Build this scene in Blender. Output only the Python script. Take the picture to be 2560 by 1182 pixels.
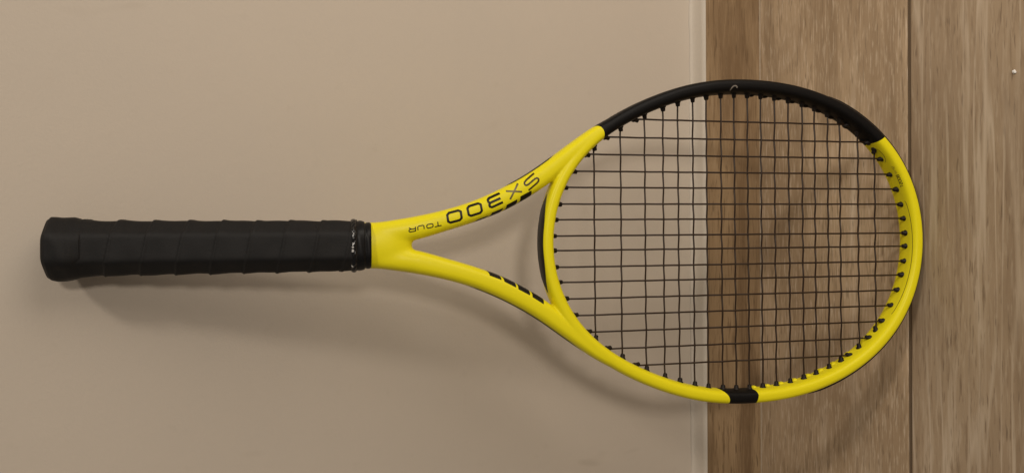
import bpy, bmesh, math, random
import numpy as np
from mathutils import Vector, Matrix
from mathutils.bvhtree import BVHTree

random.seed(7)
rng = np.random.default_rng(11)
scene = bpy.context.scene
for o in list(bpy.data.objects):
    bpy.data.objects.remove(o, do_unlink=True)
COL = scene.collection
MM = 0.001

# ------------------------------------------------------------------ camera
PITCH = 0.48813          # radians below the horizontal
ROLL = -0.0040
cam_d = bpy.data.cameras.new('camera')
cam = bpy.data.objects.new('camera', cam_d)
COL.objects.link(cam)
cam_d.sensor_fit = 'HORIZONTAL'
cam_d.sensor_width = 36.0
cam_d.lens = 36.0 * 1937.9 / 2560.0
cam_d.clip_start = 0.02
cam_d.clip_end = 50.0
c_, s_ = math.cos(PITCH), math.sin(PITCH)
fw = Vector((0, c_, -s_))
ri = Vector((0, -s_, -c_))       # the phone was held on its side: picture right is downwards
up = Vector((1, 0, 0))
ri2 = ri * math.cos(ROLL) + up * math.sin(ROLL)
up2 = up * math.cos(ROLL) - ri * math.sin(ROLL)
cam.matrix_world = Matrix(((ri2.x, up2.x, -fw.x, 0.0),
                           (ri2.y, up2.y, -fw.y, -0.62914),
                           (ri2.z, up2.z, -fw.z, 0.62580),
                           (0, 0, 0, 1)))
scene.camera = cam

# ------------------------------------------------------------------ world, lamps and added fill (indoor evening light)
world = bpy.data.worlds.new('World')
scene.world = world
world.use_nodes = True
bg = world.node_tree.nodes['Background']
bg.inputs['Color'].default_value = (1.0, 0.91, 0.80, 1)
bg.inputs['Strength'].default_value = 0.13

def lamp(name, loc, power, radius, colour):
    d = bpy.data.lights.new(name, 'POINT')
    d.energy = power
    d.shadow_soft_size = radius
    d.color = colour
    o = bpy.data.objects.new(name, d)
    o.location = loc
    COL.objects.link(o)
    return o
lamp('ceiling_lamp', (1.02, -0.95, 2.0), 41.0, 0.12, (1.0, 0.90, 0.78))
lamp('room_lamp', (0.80, -3.30, 1.47), 104.0, 0.18, (1.0, 0.90, 0.78))
lamp('side_fill', (0.84, -0.82, 0.22), 24.0, 0.46, (1.0, 0.90, 0.78))  # unseen soft fill, added to brighten the right side

vs = scene.view_settings
vs.view_transform = 'Standard'
vs.look = 'None'
vs.exposure = 0.05
vs.gamma = 1.0
vs.use_curve_mapping = False

# ------------------------------------------------------------------ node helpers
def new_mat(name):
    m = bpy.data.materials.new(name)
    m.use_nodes = True
    nt = m.node_tree
    return m, nt, nt.nodes['Principled BSDF']

def N(nt, typ, **kw):
    n = nt.nodes.new(typ)
    for k, v in kw.items():
        setattr(n, k, v)
    return n

def L(nt, a, b):
    nt.links.new(a, b)

def ramp(nt, fac, stops):
    r = N(nt, 'ShaderNodeValToRGB')
    e = r.color_ramp.elements
    while len(e) < len(stops):
        e.new(0.5)
    for el, (p, c) in zip(e, stops):
        el.position = p
        el.color = c if len(c) == 4 else (*c, 1)
    L(nt, fac, r.inputs['Fac'])
    return r

def mapping(nt, scale, loc=None, coord='Object'):
    tc = N(nt, 'ShaderNodeTexCoord')
    mp = N(nt, 'ShaderNodeMapping')
    mp.inputs['Scale'].default_value = scale
    L(nt, tc.outputs[coord], mp.inputs['Vector'])
    if loc is not None:
        L(nt, loc, mp.inputs['Location'])
    return mp

def noise(nt, vec, scale, detail=3, rough=0.5, dist=0.0):
    n = N(nt, 'ShaderNodeTexNoise')
    n.inputs['Scale'].default_value = scale
    n.inputs['Detail'].default_value = detail
    n.inputs['Roughness'].default_value = rough
    n.inputs['Distortion'].default_value = dist
    L(nt, vec, n.inputs['Vector'])
    return n

def mix(nt, a, b, fac, blend='MIX'):
    m = N(nt, 'ShaderNodeMix', data_type='RGBA', blend_type=blend)
    for sock, val in ((m.inputs[6], a), (m.inputs[7], b)):
        if hasattr(val, 'links'):
            L(nt, val, sock)
        else:
            sock.default_value = (*val, 1) if len(val) == 3 else val
    if hasattr(fac, 'links'):
        L(nt, fac, m.inputs[0])
    else:
        m.inputs[0].default_value = fac
    return m.outputs[2]

def bump(nt, bsdf, height, strength, distance):
    b = N(nt, 'ShaderNodeBump')
    b.inputs['Strength'].default_value = strength
    b.inputs['Distance'].default_value = distance
    L(nt, height, b.inputs['Height'])
    L(nt, b.outputs['Normal'], bsdf.inputs['Normal'])

def plain(name, colour, rough=0.5, spec=0.5, metal=0.0, coat=0.0, grain=0.0, grain_scale=900):
    m, nt, b = new_mat(name)
    b.inputs['Base Color'].default_value = (*colour, 1)
    b.inputs['Roughness'].default_value = rough
    b.inputs['Specular IOR Level'].default_value = spec
    b.inputs['Metallic'].default_value = metal
    b.inputs['Coat Weight'].default_value = coat
    b.inputs['Coat Roughness'].default_value = 0.15
    if grain:
        n = noise(nt, mapping(nt, (1, 1, 1)).outputs['Vector'], grain_scale, 2)
        c = mix(nt, tuple(x * (1 - grain) for x in colour), tuple(min(1, x * (1 + grain)) for x in colour), n.outputs['Fac'])
        L(nt, c, b.inputs['Base Color'])
    return m

def mat_wall():
    m, nt, b = new_mat('wall_paint')
    mp = mapping(nt, (1, 1, 1))
    n1 = noise(nt, mp.outputs['Vector'], 5.0, 4, 0.55)
    n2 = noise(nt, mp.outputs['Vector'], 60.0, 4, 0.6)
    n3 = noise(nt, mp.outputs['Vector'], 420.0, 3, 0.6)
    c = mix(nt, (0.515, 0.455, 0.386), (0.575, 0.500, 0.415), n1.outputs['Fac'])
    c = mix(nt, c, (0.49, 0.425, 0.35), ramp(nt, n2.outputs['Fac'], [(0.62, (0, 0, 0)), (0.80, (0.5, 0.5, 0.5))]).outputs['Color'])
    # faint scuff marks of the paint
    mp2 = mapping(nt, (26, 26, 9))
    n4 = noise(nt, mp2.outputs['Vector'], 1.0, 2, 0.5, 0.4)
    c = mix(nt, c, (0.42, 0.36, 0.29), ramp(nt, n4.outputs['Fac'], [(0.70, (0, 0, 0)), (0.78, (0.5, 0.5, 0.5))]).outputs['Color'])
    L(nt, c, b.inputs['Base Color'])
    b.inputs['Roughness'].default_value = 0.62
    b.inputs['Specular IOR Level'].default_value = 0.25
    h = N(nt, 'ShaderNodeMath', operation='ADD')
    L(nt, n2.outputs['Fac'], h.inputs[0])
    L(nt, n3.outputs['Fac'], h.inputs[1])
    bump(nt, b, h.outputs[0], 0.28, 0.0006)
    return m

def mat_wood(name, base, dark, pale, streak=0.5, fine=1.0, wave=0.0):
    m, nt, b = new_mat(name)
    oi = N(nt, 'ShaderNodeObjectInfo')
    mul = N(nt, 'ShaderNodeVectorMath', operation='SCALE')
    cmb = N(nt, 'ShaderNodeCombineXYZ')
    for i in range(3):
        L(nt, oi.outputs['Random'], cmb.inputs[i])
    mul.inputs['Scale'].default_value = 37.0
    L(nt, cmb.outputs[0], mul.inputs[0])
    warp_mp = mapping(nt, (3.0, 12, 12), mul.outputs[0])
    warp = noise(nt, warp_mp.outputs['Vector'], 1.0, 2)
    # broad grain bands
    mpA = mapping(nt, (2.2, 34, 34), mul.outputs[0])
    addA = N(nt, 'ShaderNodeVectorMath', operation='MULTIPLY_ADD')
    L(nt, warp.outputs['Color'], addA.inputs[0])
    addA.inputs[1].default_value = (0.0, 2.2, 2.2)
    L(nt, mpA.outputs['Vector'], addA.inputs[2])
    gA = noise(nt, addA.outputs[0], 1.0, 5, 0.62, 0.25)
    # short fine fibres
    mpB = mapping(nt, (52 * fine, 560 * fine, 560 * fine), mul.outputs[0])
    gB = noise(nt, mpB.outputs['Vector'], 1.0, 3, 0.6, 0.3)
    mpC = mapping(nt, (22, 270, 270), mul.outputs[0])
    gC = noise(nt, mpC.outputs['Vector'], 1.0, 5, 0.65, 0.3)
    # broad blotches
    mpD = mapping(nt, (5, 10, 10), mul.outputs[0])
    gD = noise(nt, mpD.outputs['Vector'], 1.0, 3, 0.5)
    c = ramp(nt, gA.outputs['Fac'], [(0.33, dark), (0.47, base), (0.56, base), (0.70, pale)]).outputs['Color']
    c = mix(nt, c, dark, ramp(nt, gD.outputs['Fac'], [(0.38, (0.75, 0.75, 0.75)), (0.60, (0, 0, 0))]).outputs['Color'])
    c = mix(nt, c, pale, ramp(nt, gB.outputs['Fac'], [(0.52, (0, 0, 0)), (0.66, (streak,) * 3)]).outputs['Color'])
    c = mix(nt, c, dark, ramp(nt, gC.outputs['Fac'], [(0.34, (0.85, 0.85, 0.85)), (0.47, (0, 0, 0))]).outputs['Color'])
    # dark knots stretched along the grain
    vk = N(nt, 'ShaderNodeTexVoronoi', feature='F1')
    vk.inputs['Scale'].default_value = 1.0
    L(nt, mapping(nt, (5.0, 15.0, 15.0), mul.outputs[0]).outputs['Vector'], vk.inputs['Vector'])
    kn = N(nt, 'ShaderNodeMath', operation='MULTIPLY')
    L(nt, ramp(nt, vk.outputs['Distance'], [(0.04, (0.85, 0.85, 0.85)), (0.24, (0, 0, 0))]).outputs['Color'], kn.inputs[0])
    L(nt, gA.outputs['Fac'], kn.inputs[1])
    c = mix(nt, c, tuple(x * 0.62 for x in dark), kn.outputs[0])
    # open pores
    gP = noise(nt, mapping(nt, (48, 480, 480), mul.outputs[0]).outputs['Vector'], 1.0, 2, 0.5)
    c = mix(nt, c, tuple(x * 0.7 for x in dark), ramp(nt, gP.outputs['Fac'], [(0.30, (0.75, 0.75, 0.75)), (0.40, (0, 0, 0))]).outputs['Color'])
    if wave:
        # long thin pale lines that run the length of the plank
        mpW = mapping(nt, (2.4, 62, 62), mul.outputs[0])
        wv = noise(nt, mpW.outputs['Vector'], 1.0, 2, 0.45, 0.15)
        rid = N(nt, 'ShaderNodeMath', operation='ABSOLUTE')
        sub = N(nt, 'ShaderNodeMath', operation='SUBTRACT')
        sub.inputs[1].default_value = 0.5
        L(nt, wv.outputs['Fac'], sub.inputs[0])
        L(nt, sub.outputs[0], rid.inputs[0])
        brk = noise(nt, mapping(nt, (7, 20, 20), mul.outputs[0]).outputs['Vector'], 1.0, 2)
        lin = N(nt, 'ShaderNodeMath', operation='MULTIPLY')
        L(nt, ramp(nt, rid.outputs[0], [(0.0, (wave,) * 3), (0.035, (0, 0, 0))]).outputs['Color'], lin.inputs[0])
        L(nt, ramp(nt, brk.outputs['Fac'], [(0.40, (0.15, 0.15, 0.15)), (0.60, (1, 1, 1))]).outputs['Color'], lin.inputs[1])
        c = mix(nt, c, pale, lin.outputs[0])
    L(nt, c, b.inputs['Base Color'])
    b.inputs['Roughness'].default_value = 0.50
    b.inputs['Specular IOR Level'].default_value = 0.35
    h = N(nt, 'ShaderNodeMath', operation='ADD')
    L(nt, gB.outputs['Fac'], h.inputs[0])
    L(nt, gA.outputs['Fac'], h.inputs[1])
    bump(nt, b, h.outputs[0], 0.25, 0.0005)
    return m

def mat_grip():
    m, nt, b = new_mat('black_overgrip')
    mp = mapping(nt, (1, 1, 1))
    n1 = noise(nt, mp.outputs['Vector'], 1500, 3, 0.6)
    n2 = noise(nt, mp.outputs['Vector'], 120, 3, 0.6)
    c = mix(nt, (0.0055, 0.0052, 0.0055), (0.0100, 0.0092, 0.0090), n2.outputs['Fac'])
    L(nt, c, b.inputs['Base Color'])
    b.inputs['Roughness'].default_value = 0.58
    b.inputs['Specular IOR Level'].default_value = 0.28
    h = N(nt, 'ShaderNodeMath', operation='ADD')
    L(nt, n1.outputs['Fac'], h.inputs[0])
    L(nt, n2.outputs['Fac'], h.inputs[1])
    bump(nt, b, h.outputs[0], 0.35, 0.0004)
    return m

def mat_yellow():
    m, nt, b = new_mat('yellow_paint')
    mp = mapping(nt, (1, 1, 1))
    n1 = noise(nt, mp.outputs['Vector'], 35, 3, 0.6)
    c = mix(nt, (0.840, 0.740, 0.009), (0.88, 0.775, 0.012), n1.outputs['Fac'])
    L(nt, c, b.inputs['Base Color'])
    b.inputs['Roughness'].default_value = 0.36
    b.inputs['Specular IOR Level'].default_value = 0.22
    return m

M = {
    'wall': mat_wall(),
    'plank_a': mat_wood('wood_tile_fine', (0.545, 0.405, 0.265), (0.340, 0.238, 0.144), (0.730, 0.605, 0.460), 0.52, 1.0),
    'plank_b': mat_wood('wood_tile_lined', (0.425, 0.315, 0.207), (0.295, 0.208, 0.130), (0.63, 0.515, 0.385), 0.30, 0.7, 0.75),
    'skirt': mat_wood('wood_tile_skirting', (0.345, 0.238, 0.134), (0.185, 0.116, 0.060), (0.45, 0.33, 0.208), 0.2, 0.8),
    'sealant': plain('white_sealant', (0.585, 0.52, 0.44), 0.55, 0.3, grain=0.04, grain_scale=300),
    'grout': plain('grey_brown_grout', (0.150, 0.108, 0.070), 0.9, 0.1, grain=0.2),
    'yellow': mat_yellow(),
    'black_paint': plain('satin_black_paint', (0.0040, 0.0036, 0.0038), 0.46, 0.16, grain=0.15),
    'decal': plain('black_decal', (0.011, 0.009, 0.007), 0.45, 0.25, grain=0.2, grain_scale=2500),
    'ink': plain('letter_ink', (0.010, 0.007, 0.003), 0.4, 0.3),
    'ink_olive': plain('metallic_ink', (0.060, 0.040, 0.006), 0.36, 0.4, 0.0),  # the S, a lighter olive than the black letters
    'ink_glare': plain('glare_ink', (0.165, 0.130, 0.050), 0.30, 0.6, 0.2),  # the X: glare on the ink put into its lighter colour
    'ink_faint': plain('faint_ink', (0.36, 0.29, 0.02), 0.5, 0.3),
    'ink_small': plain('small_ink', (0.13, 0.10, 0.01), 0.5, 0.3),
    'logo': plain('silver_logo', (0.20, 0.175, 0.15), 0.4, 0.5),
    'rubber': plain('black_rubber', (0.0050, 0.0048, 0.0052), 0.42, 0.25),
    'tape': plain('glossy_black_tape', (0.006, 0.006, 0.007), 0.22, 0.4),
    'print': plain('white_flecks', (0.55, 0.54, 0.52), 0.35, 0.5),  # plain white for the small flecks on the tape
    'grip': mat_grip(),
    'string': plain('dark_brown_string', (0.026, 0.0125, 0.0062), 0.36, 0.4),
    'grommet': plain('black_nylon', (0.012, 0.008, 0.006), 0.45, 0.22),
    'bumper': plain('black_bumper', (0.012, 0.009, 0.007), 0.5, 0.35),
    'crumb': plain('white_crumb', (0.85, 0.83, 0.80), 0.6, 0.3),
}

# ------------------------------------------------------------------ object helpers
def mesh_obj(name, verts, faces, mat, parent=None, smooth=True):
    me = bpy.data.meshes.new(name)
    me.from_pydata([tuple(map(float, v)) for v in verts], [], faces)
    me.validate()
    me.materials.append(mat)
    if smooth:
        me.polygons.foreach_set('use_smooth', [True] * len(me.polygons))
    o = bpy.data.objects.new(name, me)
    COL.objects.link(o)
    o.parent = parent
    return o

def box_data(x0, x1, y0, y1, z0, z1):
    v = [(x0, y0, z0), (x1, y0, z0), (x1, y1, z0), (x0, y1, z0), (x0, y0, z1), (x1, y0, z1), (x1, y1, z1), (x0, y1, z1)]
    f = [(3, 2, 1, 0), (4, 5, 6, 7), (0, 1, 5, 4), (1, 2, 6, 5), (2, 3, 7, 6), (3, 0, 4, 7)]
    return v, f

def bevel_box(name, x0, x1, y0, y1, z0, z1, bev, mat, parent=None):
    v, f = box_data(x0, x1, y0, y1, z0, z1)
    bm = bmesh.new()
    vs_ = [bm.verts.new(p) for p in v]
    for q in f:
        bm.faces.new([vs_[i] for i in q])
    bmesh.ops.bevel(bm, geom=bm.edges[:], offset=bev, segments=2, affect='EDGES', profile=0.6)
    me = bpy.data.meshes.new(name)
    bm.to_mesh(me)
    bm.free()
    me.materials.append(mat)
    o = bpy.data.objects.new(name, me)
    COL.objects.link(o)
    o.parent = parent
    return o

# ------------------------------------------------------------------ the setting
SK_T, SK_H = 0.01865, 0.0742          # skirting thickness and height
v, f = box_data(-0.95, 0.95, 0.0, 0.06, -0.02, 1.45)
wall = mesh_obj('wall', v, f, M['wall'], smooth=False)
wall['kind'] = 'structure'
wall['label'] = 'plain beige painted wall behind the racket'

v, f = box_data(-0.95, 0.95, -1.15, 0.0, -0.03, -0.0011)
floor = mesh_obj('floor', v, f, M['grout'], smooth=False)
floor['kind'] = 'structure'
floor['label'] = 'brown wood-look plank floor with dark joints'
rows = [(-0.1912, -0.0197), (-0.3905, -0.1942), (-0.5898, -0.3933), (-0.7890, -0.5925), (-0.9882, -0.7917)]
for i, (y0, y1) in enumerate(rows):
    cut = [(-0.95, 0.318), (0.3205, 0.95)] if i % 2 == 0 else [(-0.95, -0.502), (-0.4995, 0.95)]
    for (x0, x1) in cut:
        bevel_box('plank', x0, x1, y0, y1, -0.012, 0.0, 0.0016, M['plank_a' if i % 2 == 0 else 'plank_b'], floor)

skirting = bpy.data.objects.new('skirting_board', None)
COL.objects.link(skirting)
skirting['kind'] = 'structure'
skirting['label'] = 'low wood-look skirting with a pale sealant strip along its top'
bevel_box('skirting_tile', -0.95, 0.95, -SK_T, -0.0006, -0.0060, SK_H, 0.0007, M['skirt'], skirting)
# concave pale sealant fillet between the tile's top edge and the wall
prof = [(-SK_T + 0.0004, SK_H + 0.0002), (-SK_T + 0.0004, SK_H + 0.0009), (-0.012, SK_H + 0.0016), (-0.006, SK_H + 0.0027), (-0.0028, SK_H + 0.0038), (-0.0010, SK_H + 0.0050), (0.0008, SK_H + 0.0085), (0.0008, SK_H + 0.0002)]
xs = np.linspace(-0.95, 0.95, 160)
vv, ff = [], []
for i, x in enumerate(xs):
    w = 0.00035 * math.sin(x * 61) + 0.0003 * math.sin(x * 143 + 1)
    for k, (y, z) in enumerate(prof):
        vv.append((x, y, z + (w if 2 <= k <= 6 else 0) * (k / 5)))
k = len(prof)
for i in range(len(xs) - 1):
    for j in range(k):
        a, b = i * k + j, i * k + (j + 1) % k
        ff.append((a, a + k, b + k, b))
sealant = mesh_obj('sealant_strip', vv, ff, M['sealant'], skirting)

v, f = box_data(-0.95, 0.95, -0.0200, -SK_T + 0.0006, -0.004, 0.0003)
mesh_obj('joint_strip', v, f, plain('lit_joint', (0.50, 0.41, 0.305), 0.8, 0.2, grain=0.2, grain_scale=250), skirting, False)  # floor joint, painted pale for the light it catches

# a white crumb on the floor
bm = bmesh.new()
bmesh.ops.create_icosphere(bm, subdivisions=2, radius=0.0016)
for vtx in bm.verts:
    vtx.co *= 0.8 + 0.45 * random.random()
    vtx.co.z *= 0.7
me = bpy.data.meshes.new('crumb')
bm.to_mesh(me)
bm.free()
me.materials.append(M['crumb'])
crumb = bpy.data.objects.new('crumb', me)
COL.objects.link(crumb)
crumb.location = (0.1257, -0.2818, 0.0009)
crumb['label'] = 'tiny white crumb lying on the floor away from the racket'
crumb['category'] = 'crumb'

# ------------------------------------------------------------------ the racket: local frame x = across, y = towards the wall, z = along the axis from the tip
D_TIP, BACK, LEN = 201.59, 18.92, 685.0
phi = math.asin((D_TIP - BACK) / LEN)
tilt = math.radians(-0.27)
A = Vector((0, math.sin(phi), math.cos(phi)))
B = Vector((1, 0, 0))
A2 = A * math.cos(tilt) + B * math.sin(tilt)
B2 = B * math.cos(tilt) - A * math.sin(tilt)
NB = Vector((0, math.cos(phi), -math.sin(phi)))
RACKET = bpy.data.objects.new('tennis_racket', None)
COL.objects.link(RACKET)
RACKET.empty_display_size = 0.05
LIFT = 1.7 * MM
RACKET.matrix_world = Matrix(((B2.x, NB.x, A2.x, -4.0 * MM),
                              (B2.y, NB.y, A2.y, -D_TIP * MM),
                              (B2.z, NB.z, A2.z, LIFT),
                              (0, 0, 0, 1)))
RACKET['label'] = 'yellow and black tennis racket leaning handle up against the beige wall'
RACKET['category'] = 'tennis racket'

def P(a, b, n):
    """racket millimetres (along, across, towards the viewer) -> local metres"""
    return Vector((b * MM, -n * MM, a * MM))

# --- inner outline of the hoop: smooth symmetric fit in polar form about a = 170
INN = [(328, 0), (327, 12.5), (322.5, 31.5), (317.2, 46.3), (307.8, 62.3), (296.3, 74.7), (277, 86.4), (270, 90.6), (261, 95.7), (250, 101.7), (236, 108), (221, 113.5), (208, 116.6), (195, 118.7), (171, 120.7), (156, 120.6), (140, 119.9), (122, 117.2), (108, 114), (96.5, 110), (81, 104.3), (72.8, 100), (57, 89.6), (45, 80), (33, 66), (28, 58.7), (19.5, 39.5), (15, 25.5), (12.8, 12), (12.3, 0)]
th = np.array([math.atan2(b, a - 170) for a, b in INN])
rr = np.array([math.hypot(b, a - 170) for a, b in INN])
K = 9
Mx = np.stack([np.cos(k * th) for k in range(K)], 1)
coef = np.linalg.solve(Mx.T @ Mx + np.diag([0.0 if k < 3 else 0.008 * k ** 4 for k in range(K)]), Mx.T @ rr)
def inner(t, off=0.0):
    r = sum(coef[k] * math.cos(k * t) for k in range(K))
    dr = sum(-k * coef[k] * math.sin(k * t) for k in range(K))
    p = np.array([170 + r * math.cos(t), r * math.sin(t)])
    tg = np.array([dr * math.cos(t) - r * math.sin(t), dr * math.sin(t) + r * math.cos(t)])
    tg /= np.linalg.norm(tg)
    nr = np.array([tg[1], -tg[0]])       # outward
    return p + nr * off, tg, nr

def superring(hw, hd, ex, nseg):
    out = []
    for i in range(nseg):
        q = 2 * math.pi * i / nseg
        c, s = math.cos(q), math.sin(q)
        out.append((hw * math.copysign(abs(c) ** (2 / ex), c), hd * math.copysign(abs(s) ** (2 / ex), s)))
    return out

def sweep(stations, closed, nseg=28):
    """stations: (centre(a,b), in-plane normal, half width, half depth, exponent)"""
    vv, ff = [], []
    for (c, nr, hw, hd, ex) in stations:
        for (x, y) in superring(hw, hd, ex, nseg):
            vv.append(P(c[0] + nr[0] * x, c[1] + nr[1] * x, y))
    m = len(stations)
    for i in range(m if closed else m - 1):
        i2 = (i + 1) % m
        for j in range(nseg):
            j2 = (j + 1) % nseg
            ff.append((i * nseg + j, i * nseg + j2, i2 * nseg + j2, i2 * nseg + j))
    if not closed:
        ff.append(tuple(range(nseg))[::-1])
        ff.append(tuple((m - 1) * nseg + j for j in range(nseg)))
    return vv, ff

def poly_stations(pts, ex=2.9, sub=8):
    """pts: (a, b, hw, hd); Catmull-Rom through them"""
    p = np.array(pts, float)
    out = []
    for i in range(len(p) - 1):
        p0, p1, p2, p3 = p[max(i - 1, 0)], p[i], p[i + 1], p[min(i + 2, len(p) - 1)]
        for k in range(sub):
            t = k / sub
            out.append(0.5 * ((2 * p1) + (-p0 + p2) * t + (2 * p0 - 5 * p1 + 4 * p2 - p3) * t * t + (-p0 + 3 * p1 - 3 * p2 + p3) * t ** 3))
    out.append(p[-1])
    out = np.array(out)
    st = []
    for i in range(len(out)):
        d = out[min(i + 1, len(out) - 1), :2] - out[max(i - 1, 0), :2]
        d /= np.linalg.norm(d)
        st.append((out[i, :2], np.array([-d[1], d[0]]), out[i, 2], out[i, 3], ex))
    return st

HW = 5.55
hoop_st = []
NT = 420
for i in range(NT):
    t = 2 * math.pi * i / NT
    p, tg, nr = inner(t, HW - 0.25)
    near_bridge = max(0.0, math.cos(t)) ** 6
    hoop_st.append((p, nr, HW - 0.25 * near_bridge, 10.6 - 0.6 * near_bridge, 3.0))
arm = [(470, 7.0, 7.0, 9.0), (462, 8.4, 8.4, 9.8), (452, 9.6, 8.6, 10.3), (434, 12.4, 8.7, 10.7), (413, 17.6, 7.9, 10.8), (391, 24.2, 7.7, 10.7), (370, 32.5, 8.0, 10.6), (350, 43.0, 7.9, 10.4), (335, 52.6, 7.7, 10.2), (320, 64.2, 6.9, 10.1), (305, 76.0, 6.1, 10.1), (291, 86.2, 5.4, 10.2), (275, 95.6, 4.6, 10.0), (260, 102.4, 3.2, 9.0)]
pieces = [sweep(hoop_st, True)]
for sgn in (1, -1):
    pieces.append(sweep(poly_stations([(a, sgn * b, w, d) for a, b, w, d in arm]), False))
pieces.append(sweep(poly_stations([(502, 0, 16.8, 11.3), (480, 0, 16.8, 11.3), (466, 0, 17.0, 11.3), (457, 0, 17.2, 11.1), (449, 0, 15.5, 10.5), (442, 0, 11.0, 9.0), (438.2, 0, 6.5, 7.0), (436.2, 0, 3.0, 5.0)], 2.5), False))
vv, ff = [], []
for pv, pf in pieces:
    o = len(vv)
    vv += pv
    ff += [tuple(i + o for i in q) for q in pf]
tmp = mesh_obj('frame_blank', vv, ff, M['yellow'])
bm = bmesh.new()
bm.from_mesh(tmp.data)
bmesh.ops.recalc_face_normals(bm, faces=bm.faces[:])
bm.to_mesh(tmp.data)
bm.free()
rm = tmp.modifiers.new('remesh', 'REMESH')
rm.mode = 'VOXEL'
rm.voxel_size = 0.75 * MM
sm = tmp.modifiers.new('smooth', 'SMOOTH')
sm.factor = 0.5
sm.iterations = 4
dg = bpy.context.evaluated_depsgraph_get()
me_all = bpy.data.meshes.new_from_object(tmp.evaluated_get(dg))
bpy.data.objects.remove(tmp, do_unlink=True)
bm = bmesh.new()
bm.from_mesh(me_all)
web = [v for v in bm.verts if 424 * MM < v.co.z < 472 * MM]
core = [v for v in web if 432 * MM < v.co.z < 464 * MM]
for _ in range(14):
    bmesh.ops.smooth_vert(bm, verts=web, factor=0.5, use_axis_x=True, use_axis_y=True, use_axis_z=True)
for _ in range(26):
    bmesh.ops.smooth_vert(bm, verts=core, factor=0.5, use_axis_x=True, use_axis_y=True, use_axis_z=True)
bm.to_mesh(me_all)
bm.free()
bvh = BVHTree.FromPolygons([v.co.copy() for v in me_all.vertices], [tuple(p.vertices) for p in me_all.polygons])

# --- paint areas: cut the frame along the colour borders
def g_panel(co):
    a, b, n = co.z / MM, co.x / MM, -co.y / MM
    if b < 55 or a > 310 or a < 15:
        return -9.0
    t1 = -0.82 * a + 0.575 * b
    n1 = 0.575 * a + 0.82 * b - 239.0
    d1 = t1 - (-189.0 + 2.3 * (1 - min(1.0, (n1 / 6.5) ** 2)) * max(0, n) / 10.0)
    t2 = -0.68 * a - 0.73 * b
    n2 = -0.73 * a + 0.68 * b
    d2 = -t2 - (93.4 - (n2 - 13.6) * 0.20)
    return min(d1, d2)

def g_band(co):
    a, b = co.z / MM, co.x / MM
    if b > -100:
        return -9.0
    left = 184.3 + 8.5 * max(0.0, (b + 127.0) / 10.3) ** 2
    right = 158.8 + 1.4 * abs((b + 124) / 6.0)
    return min(left - a, a - right)

def cut_by(bm, g):
    val = {v: g(v.co) for v in bm.verts}
    newv = set()
    for e in [e for e in bm.edges]:
        a, b = e.verts
        ga, gb = val[a], val[b]
        if ga > -8.9 and gb > -8.9 and (ga > 0) != (gb > 0):
            t = min(0.98, max(0.02, ga / (ga - gb)))
            ne, nv = bmesh.utils.edge_split(e, a, t)
            newv.add(nv)
            val[nv] = 0.0
    fs = {fc for v in newv for fc in v.link_faces}
    for fc in fs:
        nv = [v for v in fc.verts if v in newv]
        if len(nv) == 2:
            try:
                bmesh.utils.face_split(fc, nv[0], nv[1])
            except ValueError:
                pass
    return val

bm = bmesh.new()
bm.from_mesh(me_all)
cut_by(bm, g_panel)
cut_by(bm, g_band)
bm.verts.ensure_lookup_table()
bm.normal_update()
groups = {'frame': [], 'hoop_panel': [], 'hoop_band': []}
for fc in bm.faces:
    ctr = fc.calc_center_median()
    key = 'hoop_panel' if g_panel(ctr) > 0 else ('hoop_band' if g_band(ctr) > 0 else 'frame')
    groups[key].append(fc)
FR = {}
for key, fl in groups.items():
    idx, vv, ff, nn = {}, [], [], []
    for fc in fl:
        q = []
        for v in fc.verts:
            if v not in idx:
                idx[v] = len(vv)
                vv.append(v.co.copy())
                nn.append(v.normal.copy())
            q.append(idx[v])
        ff.append(tuple(q))
    o = mesh_obj(key, vv, ff, M['yellow' if key == 'frame' else 'black_paint'], RACKET)
    if len(o.data.vertices) == len(nn):
        o.data.normals_split_custom_set_from_vertices([tuple(n) for n in nn])
    FR[key] = o
bm.free()
FRAME = FR['frame']
FR['hoop_panel']['label'] = 'long satin black section of the hoop'
FR['hoop_band']['label'] = 'short black band across the yellow hoop'

# --- placing thin prints on the painted frame
def front_hit(a, b, off=0.10):
    h = bvh.ray_cast(P(a, b, 40), Vector((0, 1, 0)))
    if h[0] is None:
        return None
    return h[0] + h[1] * off * MM

def ring_hit(c, nr, ang, off=0.10):
    """from a point inside the section outwards; ang 0 = along nr, 90 = to the viewer"""
    d = Vector((nr[1] * math.cos(ang), -math.sin(ang), nr[0] * math.cos(ang)))
    h = bvh.ray_cast(P(c[0], c[1], 0), d)
    if h[0] is None:
        return None
    nn = h[1] if h[1].dot(d) > 0 else -h[1]
    return h[0] + nn * off * MM

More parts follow.
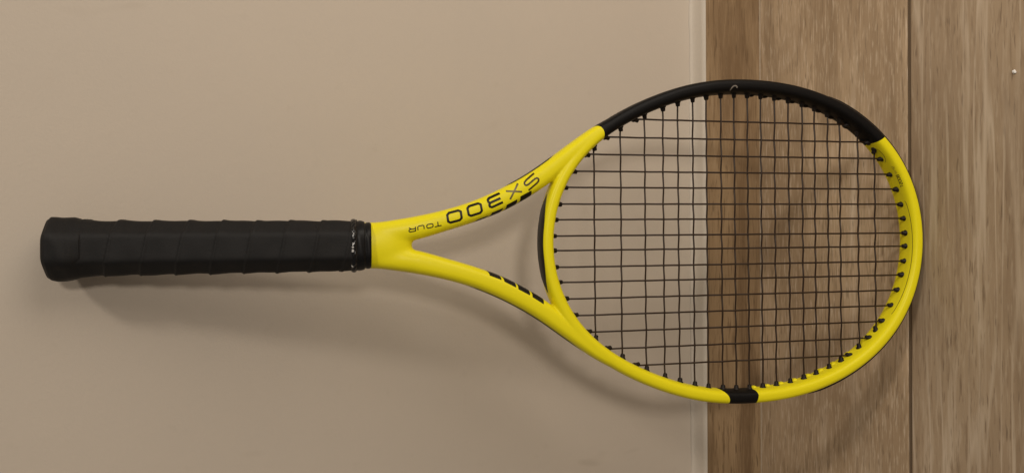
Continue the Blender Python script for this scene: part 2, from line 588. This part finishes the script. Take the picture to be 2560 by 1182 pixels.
def ribbon(pts2, width, hit, closed=False, step=0.35):
    """a flat stroke of the given width along a 2-D polyline, laid on the surface with hit(x, y)"""
    pts = [np.array(p, float) for p in pts2]
    if closed:
        pts = pts + [pts[0]]
    dense = []
    for i in range(len(pts) - 1):
        n = max(1, int(np.linalg.norm(pts[i + 1] - pts[i]) / step))
        for k in range(n):
            dense.append(pts[i] + (pts[i + 1] - pts[i]) * k / n)
    dense.append(pts[-1])
    if closed:
        dense = dense[:-1]
    m = len(dense)
    vv, ff = [], []
    for i in range(m):
        if closed:
            d0, d1 = dense[i] - dense[i - 1], dense[(i + 1) % m] - dense[i]
        else:
            d0 = dense[i] - dense[max(i - 1, 0)]
            d1 = dense[min(i + 1, m - 1)] - dense[i]
        d = d0 / (np.linalg.norm(d0) + 1e-9) + d1 / (np.linalg.norm(d1) + 1e-9)
        d /= np.linalg.norm(d) + 1e-9
        nrm = np.array([-d[1], d[0]])
        for s in (-0.5, 0.0, 0.5):
            q = dense[i] + nrm * width * s
            h = hit(q[0], q[1])
            vv.append(h)
    for i in range(m if closed else m - 1):
        i2 = (i + 1) % m
        for j in range(2):
            q = (i * 3 + j, i * 3 + j + 1, i2 * 3 + j + 1, i2 * 3 + j)
            if all(vv[k] is not None for k in q):
                ff.append(q)
    vv = [p if p is not None else Vector((0, 0, 0.2)) for p in vv]
    return vv, ff

def join(datas):
    vv, ff = [], []
    for pv, pf in datas:
        o = len(vv)
        vv += pv
        ff += [tuple(i + o for i in q) for q in pf]
    return vv, ff

# strokes in a unit cell: x to the right 0..1, y up 0..1
def rrect(x0, y0, x1, y1, c):
    return [(x0 + c, y0), (x1 - c, y0), (x1, y0 + c), (x1, y1 - c), (x1 - c, y1), (x0 + c, y1), (x0, y1 - c), (x0, y0 + c)]
GLY = {
    'S': [([(1, 1), (0.22, 1), (0.06, 0.94), (0, 0.82), (0, 0.68), (0.06, 0.56), (0.2, 0.5), (0.8, 0.5), (0.94, 0.44), (1, 0.32), (1, 0.18), (0.94, 0.06), (0.78, 0), (0, 0)], False)],
    'X': [([(0, 1), (1, 0)], False), ([(1, 1), (0, 0)], False)],
    '3': [([(0, 1), (0.86, 1), (1, 0.86), (1, 0.64), (0.88, 0.5), (1, 0.36), (1, 0.14), (0.86, 0), (0, 0)], False), ([(0.08, 0.5), (0.88, 0.5)], False)],
    '0': [(rrect(0, 0, 1, 1, 0.16), True)],
    'T': [([(0, 1), (1, 1)], False), ([(0.5, 1), (0.5, 0)], False)],
    'O': [(rrect(0, 0, 1, 1, 0.2), True)],
    'U': [([(0, 1), (0, 0.2), (0.15, 0), (0.85, 0), (1, 0.2), (1, 1)], False)],
    'R': [([(0, 0), (0, 1), (0.85, 1), (1, 0.85), (1, 0.55), (0.85, 0.42), (0.05, 0.42)], False), ([(0.6, 0.42), (1, 0)], False)],
    'B': [([(0, 0), (0, 1), (0.8, 1), (0.95, 0.85), (0.95, 0.6), (0.8, 0.5), (0, 0.5)], False), ([(0.8, 0.5), (1, 0.38), (1, 0.12), (0.85, 0), (0, 0)], False)],
    'P': [([(0, 0), (0, 1), (0.85, 1), (1, 0.85), (1, 0.55), (0.85, 0.42), (0, 0.42)], False)],
    'I': [([(0.5, 0), (0.5, 1)], False)],
    'N': [([(0, 0), (0, 1), (1, 0), (1, 1)], False)],
}

def glyph(ch, centre, xdir, ydir, w, h, stroke, hit=front_hit, slant=0.0):
    xd, yd = np.array(xdir, float), np.array(ydir, float)
    xd /= np.linalg.norm(xd)
    yd /= np.linalg.norm(yd)
    dat = []
    for k, (pl, cl) in enumerate(GLY[ch]):
        pts = [np.array(centre) + xd * ((x - 0.5) * w + slant * (y - 0.5) * h) + yd * ((y - 0.5) * h) for x, y in pl]
        dat.append(ribbon(pts, stroke, (lambda a, b, k=k: hit(a, b, 0.10 + 0.03 * k)), cl))
    return join(dat)

letters = [('S', (346.4, 46.9), (0.77, -0.64), 11.2, 6.9, 1.35, 'ink_olive'), ('X', (360.0, 39.5), (0.85, -0.53), 11.0, 6.9, 1.35, 'ink_glare'),
           ('3', (374.6, 32.6), (0.91, -0.41), 10.6, 7.0, 1.75, 'ink'), ('0', (390.2, 25.9), (0.955, -0.295), 10.4, 7.1, 1.75, 'ink'),
           ('0', (405.4, 20.8), (0.968, -0.25), 10.4, 7.1, 1.75, 'ink'),
           ('T', (417.7, 15.4), (0.975, -0.21), 5.2, 3.2, 0.74, 'ink'), ('O', (423.6, 14.0), (0.978, -0.20), 4.6, 2.7, 0.74, 'ink'),
           ('U', (430.2, 12.7), (0.980, -0.19), 4.6, 2.9, 0.74, 'ink'), ('R', (436.5, 11.5), (0.982, -0.18), 4.8, 3.1, 0.74, 'ink')]
for ch, c, xd, w, h, st, mt in letters:
    yd = (xd[1], -xd[0])           # letter tops point to -b
    pv, pf = glyph(ch, c, xd, yd, w, h, st, slant=0.12)
    o = mesh_obj('letter', pv, pf, M[mt], FRAME)
    o['label'] = 'printed character %s on the throat arm' % ch

# black dashes on the throat side of both arms
arm_c = np.array([(a, b) for a, b, w, d in arm])
def arm_at(a, sgn):
    o = np.argsort(arm_c[:, 0])
    b = np.interp(a, arm_c[o, 0], arm_c[o, 1])
    b2 = np.interp(a - 2, arm_c[o, 0], arm_c[o, 1])
    d = np.array([-2.0, (b2 - b)])
    d /= np.linalg.norm(d)
    nr = np.array([-d[1], d[0]])
    if nr[1] > 0:
        nr = -nr
    return np.array([a, b * sgn]), np.array([nr[0], nr[1] * sgn])   # points to the throat opening
def patch(f, u0, u1, v0, v1, nu, nv):
    vv, ff = [], []
    for i in range(nu + 1):
        for j in range(nv + 1):
            vv.append(f(u0 + (u1 - u0) * i / nu, v0 + (v1 - v0) * j / nv))
    for i in range(nu):
        for j in range(nv):
            q = (i * (nv + 1) + j, i * (nv + 1) + j + 1, (i + 1) * (nv + 1) + j + 1, (i + 1) * (nv + 1) + j)
            if all(vv[k] is not None for k in q):
                ff.append(q)
    return [p or Vector((0, 0, 0.3)) for p in vv], ff
for sgn, spans in ((1, ((394, 384.6, 30, 50), (383.2, 373.6, 20, 58), (372.2, 362.7, 8, 64), (361.2, 351.6, 0, 68))), (-1, ((385.2, 374.8, 6, 61), (374.3, 364.1, 2, 63), (363.6, 353.4, -2, 65), (352.9, 342.8, -6, 66)))):
    for (a0, a1, v0, v1) in spans:
        def fn(u, v, sgn=sgn, a0=a0, v0=v0, v1=v1):
            # slanted ends
            k = (v - v0) / (v1 - v0)
            fr = (a0 - u) / 9.0
            c, nr = arm_at(u - (4.2 - 1.2 * fr) * k, sgn)
            return ring_hit(c, nr, math.radians(v), 0.10)
        pv, pf = patch(fn, a0, a1, v0, v1, 12, 8)
        mesh_obj('dash_mark', pv, pf, M['decal'], FRAME)

# black graphic along the throat side of the bridge
def bridge_fn(u, v):
    t = u
    c, tg, nr = inner(t, HW - 0.25)
    k = abs(u) / 0.225
    e = max(0.02, 1 - k ** 3)
    ang = math.radians(-10) + (v - 0.5) * math.radians(150) * e + math.radians(30) * k * k
    return ring_hit(c, nr, ang, 0.22)
pv, pf = patch(bridge_fn, -0.222, 0.222, 0, 1, 60, 10)
mesh_obj('bridge_graphic', pv, pf, M['decal'], FRAME)['label'] = 'long black crescent along the bridge'

# thin stripe and small print where the tip's inner face turns to the front
def hoop_hit(t, ang, off=0.1):
    c, tg, nr = inner(t, HW - 0.25)
    return ring_hit(c, -nr, ang, off)
def t_of_b(b):
    """hoop angle at the tip for a given across-value"""
    ts = np.linspace(math.pi * 0.5, math.pi * 1.5, 600)
    bs = np.array([inner(t)[0][1] for t in ts])
    return float(np.interp(-b, -bs, ts))
def stripe(b0, b1, ang0, ang1, w):
    vv, ff = [], []
    n = 60
    for i in range(n + 1):
        k = i / n
        t = t_of_b(b0 + (b1 - b0) * k)
        e = math.sin(math.pi * min(1, max(0, k)))
        ang = ang0 + (ang1 - ang0) * e ** 0.4
        for s in (-1, 1):
            vv.append(hoop_hit(t, math.radians(ang + s * w), 0.08))
    for i in range(n):
        ff.append((2 * i, 2 * i + 1, 2 * i + 3, 2 * i + 2))
    return vv, ff
pv, pf = stripe(33.0, -63.0, 44, 58, 1.3)
mesh_obj('pinstripe', pv, pf, M['ink_small'], FRAME)
pv, pf = stripe(78.0, 66.0, 14, 46, 1.6)
mesh_obj('pinstripe', pv, pf, M['ink_small'], FRAME)
def hoop_text_hit(x, y, off=0.08):
    """x mm along the hoop from b = 62 towards the middle, y = degrees round the section"""
    return hoop_hit(T62 + x / 150.0, math.radians(y), off)
T62 = t_of_b(62.0)
x = 0.0
for word, w, h, st, mt in (('SPIN', 1.55, 11.0, 0.30, 'ink_faint'), ('BOOST', 2.0, 13.5, 0.55, 'ink_small')):
    for ch in word:
        cx, cy = x + w / 2, 54.0
        dat = []
        for pl, cl in GLY[ch]:
            # section degrees are about 0.16 mm each here: work in mm and convert in the hit
            pts = [(cx + (px - 0.5) * w * 0.85, (py - 0.5) * h * 0.16) for px, py in pl]
            dat.append(ribbon(pts, st, lambda a, b: hoop_text_hit(a, 54.0 - b / 0.16, 0.09), cl, 0.3))
        pv, pf = join(dat)
        mesh_obj('letter', pv, pf, M[mt], FRAME)
        x += w * 1.12
    x += 1.2

# silver crescent mark on the black section
lg = [(-9.5, -6.0), (-8.2, -2.0), (-5.5, 2.2), (-2.0, 5.0), (2.0, 6.2), (6.0, 5.6), (8.6, 3.2), (8.0, 0.4)]
pts = [(178.4 - x * 0.30, 123.0 + y * 0.30) for x, y in lg]
pv, pf = ribbon(pts, 1.0, lambda a, b: front_hit(a, b, 0.10))
o = mesh_obj('logo_mark', pv, pf, M['logo'], FR['hoop_panel'])
o['label'] = 'small silver hook-shaped emblem'

# --- bumper guard round the outside of the tip and dark edge lines on the arms' outer sides
def outer_strip(name, ts, n0, n1, proud, mat, flare=0.6):
    vv, ff = [], []
    prof = [(-0.6, n0), (proud * flare, n0 + 0.3), (proud, n0 * 0.5 + n1 * 0.5), (proud * flare, n1 - 0.3), (-0.6, n1)]
    for i, t in enumerate(ts):
        e = min(1.0, i / 6.0, (len(ts) - 1 - i) / 6.0)
        for (d, n) in prof:
            p, tg, nr = inner(t, 2 * HW - 0.55 + (d if d > 0 else d) * (0.15 + 0.85 * e))
            vv.append(P(p[0], p[1], n))
    k = len(prof)
    for i in range(len(ts) - 1):
        for j in range(k - 1):
            ff.append((i * k + j, i * k + j + 1, (i + 1) * k + j + 1, (i + 1) * k + j))
        ff.append((i * k + k - 1, i * k, (i + 1) * k, (i + 1) * k + k - 1))
    return mesh_obj(name, vv, ff, mat, RACKET)
t0 = math.pi * 0.5
ts = np.linspace(math.atan2(118.5, 88 - 170), 2 * math.pi + math.atan2(-124.5, 110 - 170), 160)
outer_strip('bumper_guard', ts, -6.5, 7.0, 1.25, M['bumper'], 0.9)

def arm_edge(a0, a1, sgn):
    vv, ff = [], []
    n = 60
    for i in range(n + 1):
        a = a0 + (a1 - a0) * i / n
        c, nr = arm_at(a, sgn)
        e = min(1, i / 8, (n - i) / 8)
        for k in (-1, -0.5, 0, 0.5, 1):
            h = ring_hit(c, -nr, math.radians(14 + k * 20 * max(0.1, e)), 0.30)
            vv.append(h or P(c[0], c[1], 0))
    for i in range(n):
        for j in range(4):
            q = i * 5 + j
            ff.append((q, q + 1, q + 6, q + 5))
    return vv, ff
for sgn, a0, a1 in ((-1, 398, 300), (1, 362, 322)):
    pv, pf = arm_edge(a0, a1, sgn)
    mesh_obj('edge_line', pv, pf, M['decal'], FRAME)

# --- strings
MAINS = [97.35, 82.9, 69.5, 56.0, 43.4, 30.2, 18.2, 5.9, -5.9, -18.2, -30.2, -43.4, -56.0, -69.5, -82.9, -97.35]
CROSS = [293.3, 271.4, 250.9, 235.6, 222.5, 209.6, 197.7, 185.0, 172.9, 161.0, 149.1, 136.6, 124.1, 111.1, 99.5, 87.0, 75.6, 58.7, 42.4]
TS = np.linspace(0, math.pi, 1500)
INPT = np.array([inner(t)[0] for t in TS])
def a_range(b):
    b = abs(b)
    k = int(np.argmax(INPT[:, 1]))
    hi = float(np.interp(b, INPT[:k, 1], INPT[:k, 0]))
    lo = float(np.interp(-b, -INPT[k:, 1], INPT[k:, 0]))
    return lo, hi
def b_of(a):
    return float(np.interp(-a, -INPT[:, 0], INPT[:, 1]))

def tube(path, rad, nseg=8, caps=True):
    path = [Vector(p) for p in path]
    vv, ff = [], []
    for i, p in enumerate(path):
        d = (path[min(i + 1, len(path) - 1)] - path[max(i - 1, 0)]).normalized()
        x = d.cross(Vector((0, 1, 0)))
        x.normalize()
        y = d.cross(x)
        r = rad[i] if isinstance(rad, (list, tuple)) else rad
        for j in range(nseg):
            q = 2 * math.pi * j / nseg
            vv.append(p + x * (r * math.cos(q)) + y * (r * math.sin(q)))
    for i in range(len(path) - 1):
        for j in range(nseg):
            j2 = (j + 1) % nseg
            ff.append((i * nseg + j, i * nseg + j2, (i + 1) * nseg + j2, (i + 1) * nseg + j))
    if caps:
        ff.append(tuple(range(nseg))[::-1])
        ff.append(tuple((len(path) - 1) * nseg + j for j in range(nseg)))
    return vv, ff

SR = 0.71 * MM
mains_j = [b + random.uniform(-0.35, 0.35) for b in MAINS]
cross_j = [a + random.uniform(-0.3, 0.3) for a in CROSS]
string_ends = []
for i, b in enumerate(mains_j):
    lo, hi = a_range(b)
    knots = [(lo - 5.0, 0.0), (lo + 1.5, 0.0)]
    for j in range(len(cross_j) - 1, -1, -1):
        a = cross_j[j]
        if abs(b) < b_of(a) - 3:
            knots.append((a, 0.36 if (i + j) % 2 == 0 else -0.36))
    knots += [(hi - 1.5, 0.0), (hi + 5.0, 0.0)]
    ka, kn = np.array(knots).T
    path = []
    for k in range(len(ka) - 1):
        for s in range(5):
            t = s / 5
            e = (1 - math.cos(math.pi * t)) / 2
            a = ka[k] + (ka[k + 1] - ka[k]) * t
            path.append(P(a, b + 0.05 * math.sin(a * 0.21 + i), kn[k] + (kn[k + 1] - kn[k]) * e))
    path.append(P(ka[-1], b, 0))
    pv, pf = tube(path, SR)
    mesh_obj('main_string', pv, pf, M['string'], RACKET)
    string_ends += [((lo, b), (1, 0)), ((hi, b), (-1, 0))]
for j, a in enumerate(cross_j):
    bm_ = b_of(a)
    knots = [(-bm_ - 5.0, 0.0), (-bm_ + 1.5, 0.0)]
    for i in range(len(mains_j) - 1, -1, -1):
        if abs(mains_j[i]) < bm_ - 3:
            knots.append((mains_j[i], -0.52 if (i + j) % 2 == 0 else 0.52))
    knots += [(bm_ - 1.5, 0.0), (bm_ + 5.0, 0.0)]
    kb, kn = np.array(knots).T
    path = []
    w = [random.uniform(-0.08, 0.08) for _ in kb]
    for k in range(len(kb) - 1):
        for s in range(6):
            t = s / 6
            e = (1 - math.cos(math.pi * t)) / 2
            b = kb[k] + (kb[k + 1] - kb[k]) * t
            path.append(P(a + w[k] + (w[k + 1] - w[k]) * e, b, kn[k] + (kn[k + 1] - kn[k]) * e))
    path.append(P(a + w[-1], kb[-1], 0))
    pv, pf = tube(path, SR)
    mesh_obj('cross_string', pv, pf, M['string'], RACKET)
    string_ends += [((a, bm_), (0, -1)), ((a, -bm_), (0, 1))]

# grommets where the strings enter the hoop
def tube_z(prof, nseg=12):
    vv, ff = [], []
    for z, r in prof:
        for j in range(nseg):
            q = 2 * math.pi * j / nseg
            vv.append((r * math.cos(q), r * math.sin(q), z))
    for i in range(len(prof) - 1):
        for j in range(nseg):
            j2 = (j + 1) % nseg
            ff.append((i * nseg + j, i * nseg + j2, (i + 1) * nseg + j2, (i + 1) * nseg + j))
    ff.append(tuple(range(nseg))[::-1])
    ff.append(tuple((len(prof) - 1) * nseg + j for j in range(nseg)))
    return vv, ff
G_ME = []
for k in range(3):
    s = 0.93 + 0.06 * k
    pv, pf = tube_z([(z * MM, r * s * MM) for z, r in [(-3.0, 2.75), (-0.2, 2.75), (0.7, 2.5), (1.2, 1.95), (3.0, 1.75), (3.7, 1.5), (3.9, 1.0)]])
    me = bpy.data.meshes.new('grommet')
    me.from_pydata(pv, [], pf)
    me.polygons.foreach_set('use_smooth', [True] * len(me.polygons))
    me.materials.append(M['grommet'])
    G_ME.append(me)
for i, ((a, b), d) in enumerate(string_ends):
    o = bpy.data.objects.new('grommet', G_ME[i % 3])
    COL.objects.link(o)
    o.parent = RACKET
    # barrel points half along the string, half along the hoop's own inward normal
    t = math.atan2(b, a - 170)
    p, tg, nr = inner(t)
    dd = np.array(d, float) * 0.62 - nr * 0.38
    z = Vector((dd[1], 0, dd[0])).normalized()
    o.rotation_mode = 'QUATERNION'
    o.rotation_quaternion = z.to_track_quat('Z', 'Y')
    o.location = P(a - z.z * 0.2, b - z.x * 0.2, 0)

# scalloped ridges between the cross grommets near the tip, on the inner face
bm = bmesh.new()
bmesh.ops.create_uvsphere(bm, u_segments=12, v_segments=8, radius=1.0)
sc_me = {}
for key in ('yellow', 'black_paint'):
    me = bpy.data.meshes.new('scallop')
    bm.to_mesh(me)
    me.polygons.foreach_set('use_smooth', [True] * len(me.polygons))
    me.materials.append(M[key])
    sc_me[key] = me
bm.free()
for sgn, parent, key in ((-1, FRAME, 'yellow'), (1, FR['hoop_panel'], 'black_paint')):
    for k in range(9, 18):
        am = (CROSS[k] + CROSS[k + 1]) / 2
        bb = b_of(am) * sgn
        t = math.atan2(bb, am - 170)
        p, tg, nr = inner(t)
        o = bpy.data.objects.new('scallop', sc_me[key])
        COL.objects.link(o)
        o.parent = parent
        sx = random.uniform(2.5, 3.3)
        o.scale = (1.7 * MM, 3.0 * MM, sx * MM)
        o.location = P(p[0] + nr[0] * 0.2, p[1] + nr[1] * 0.2, -4.4)
        o.rotation_euler = (0, math.atan2(tg[1], tg[0]), 0)

# --- the handle: octagonal grip wound with overgrip
def octa(hb, hn, hd, q, p=26.0):
    s = 0.0
    for k, h in ((0, hb), (math.pi / 2, hn), (math.pi, hb), (-math.pi / 2, hn), (math.pi / 4, hd), (3 * math.pi / 4, hd), (-math.pi / 4, hd), (-3 * math.pi / 4, hd)):
        c = math.cos(q - k)
        if c > 0:
            s += (c / h) ** p
    return s ** (-1 / p)

def lathe(name, st, nseg, radius, mat, cap_lo, cap_hi):
    """st: list of a; radius(a, q) in mm"""
    vv, ff = [], []
    for a in st:
        for j in range(nseg):
            q = 2 * math.pi * j / nseg
            r = radius(a, q)
            vv.append(P(a, r * math.cos(q), r * math.sin(q)))
    for i in range(len(st) - 1):
        for j in range(nseg):
            j2 = (j + 1) % nseg
            ff.append((i * nseg + j, (i + 1) * nseg + j, (i + 1) * nseg + j2, i * nseg + j2))
    if cap_lo:
        ff.append(tuple(range(nseg)))
    if cap_hi:
        ff.append(tuple((len(st) - 1) * nseg + j for j in range(nseg))[::-1])
    return mesh_obj(name, vv, ff, mat, RACKET)

PITCH_MM = 22.4
def wrap(a, q):
    ph = ((a - 478.5) / PITCH_MM - q / (2 * math.pi)) % 1.0
    if ph < 0.86:
        e = 0.55 * (ph / 0.86) ** 1.5
    elif ph < 0.93:
        e = 0.55 + 0.35 * math.sin((ph - 0.86) / 0.07 * math.pi / 2)
    else:
        e = 0.9 - 1.05 * ((ph - 0.93) / 0.07) ** 0.7
    return e * 1.1
def lump(a, q):
    return 0.16 * math.sin(a * 0.31 + 2 * q) + 0.12 * math.sin(a * 0.17 - 3 * q + 1)
def grip_r(a, q):
    k = min(1.0, max(0.0, (a - 480) / 180))
    hb = 18.0 + 0.6 * k
    fl = 0.0
    if a > 646:
        x = (a - 646) / 18.0
        fl = 1.6 * max(0, min(1, x)) ** 2
    r = octa(hb, 16.4, 18.1, q)
    return r + wrap(a, q) + lump(a, q) + fl
grip = lathe('overgrip', np.arange(476, 664.1, 0.75), 112, grip_r, M['grip'], True, True)
grip['label'] = 'black overgrip wound in overlapping spiral turns'
CAP = [(a_ if a_ < 657 else 656 + (a_ - 656) * 0.84, h_) for a_, h_ in [(656, 18.2), (659, 19.4), (662, 20.4), (666, 21.2), (671, 21.6), (676, 21.6), (680, 21.1), (682.6, 19.8), (684.2, 17.2), (685, 11.5), (685.2, 3.0)]]
ca = np.array(CAP)
def cap_r(a, q):
    h = float(np.interp(a, ca[:, 0], ca[:, 1]))
    r = octa(h, h * 0.985, h * 1.005, q, 18.0)
    e = 1 if a < 676.5 else 0.3
    return r + e * (0.5 * math.sin(q * 1 + a * 0.28) * 0.5 + 0.35 * math.sin(3 * q + a * 0.4))
st = sorted(set(list(np.arange(656, 676, 0.7)) + list(np.linspace(676, 680.5, 22))))
lathe('butt_cap', st, 96, cap_r, M['grip'], True, True)

# rubber collar with rolled ridges, then the glossy finishing tape
def collar_r(a, q):
    x = a - 466.0
    base = 16.5 + 0.35 * min(1, x / 10)
    rid = 0.0
    if x < 3.5:
        rid = 1.0 * math.sqrt(max(0, 1 - ((x - 2.0) / 2.2) ** 2)) - 0.6
    elif x < 4.6:
        rid = 0.0
    else:
        rid = 1.0 + 0.45 * math.sin((x - 4.6) / 6.4 * math.pi)
    r = octa(base, base * 0.90, base * 1.02, q, 14.0)
    return r + rid + 0.12 * math.sin(4 * q + x)
lathe('rubber_collar', np.arange(466, 477.6, 0.3), 96, collar_r, M['rubber'], True, True)
def tape_r(a, q):
    x = a - 476.2
    r = octa(17.9, 16.2, 18.0, q, 16.0)
    e = math.sin(min(1, max(0, x / 4.4)) * math.pi) ** 0.5
    wob = 0.30 * math.sin(q * 17 + 1.4 * math.sin(x * 1.7)) + 0.22 * math.sin(q * 29 - x * 2.1) + 0.18 * math.sin(q * 7 + 2)
    return r + 1.5 * e + 0.55 * wob * e
lathe('finishing_tape', np.arange(476.2, 480.7, 0.18), 240, tape_r, M['tape'], True, True)
# small white flecks on the tape
def tape_patch(q0, q1, a0, a1):
    vv, ff = [], []
    n, m = 6, 4
    for i in range(n + 1):
        for j in range(m + 1):
            u, w = i / n * 2 - 1, j / m * 2 - 1
            u2, w2 = u * math.sqrt(1 - w * w / 2), w * math.sqrt(1 - u * u / 2)
            q = (q0 + q1) / 2 + (q1 - q0) / 2 * u2
            a = (a0 + a1) / 2 + (a1 - a0) / 2 * w2
            r = tape_r(a, q) + 0.10
            vv.append(P(a, r * math.cos(q), r * math.sin(q)))
    for i in range(n):
        for j in range(m):
            k = i * (m + 1) + j
            ff.append((k, k + 1, k + m + 2, k + m + 1))
    return vv, ff
for (b0, b1, a0, a1) in ((9.3, 8.4, 478.2, 478.8), (2.6, 1.7, 478.6, 479.5), (-0.2, -1.6, 478.5, 480.0), (-2.4, -4.8, 478.4, 480.3), (-13.9, -15.0, 478.8, 480.5)):
    qa, qb = math.acos(b0 / 19.2), math.acos(b1 / 19.2)
    pv, pf = tape_patch(qa, qb, a0, a1)
    mesh_obj('white_fleck', pv, pf, M['print'], RACKET)

# rest the racket on the floor and against the wall
bpy.context.view_layer.update()
lo_z, hi_y = 9.0, -9.0
for o in RACKET.children:
    if o.type == 'MESH':
        mw = o.matrix_world
        co = np.empty(len(o.data.vertices) * 3)
        o.data.vertices.foreach_get('co', co)
        co = co.reshape(-1, 3)
        R = np.array(mw.to_3x3())
        w = co @ R.T + np.array(mw.translation)
        lo_z = min(lo_z, w[:, 2].min())
        hi_y = max(hi_y, w[:, 1].max())
print('RACKET lowest z %.5f  nearest wall y %.5f' % (lo_z, hi_y))
RACKET.location.z += -lo_z
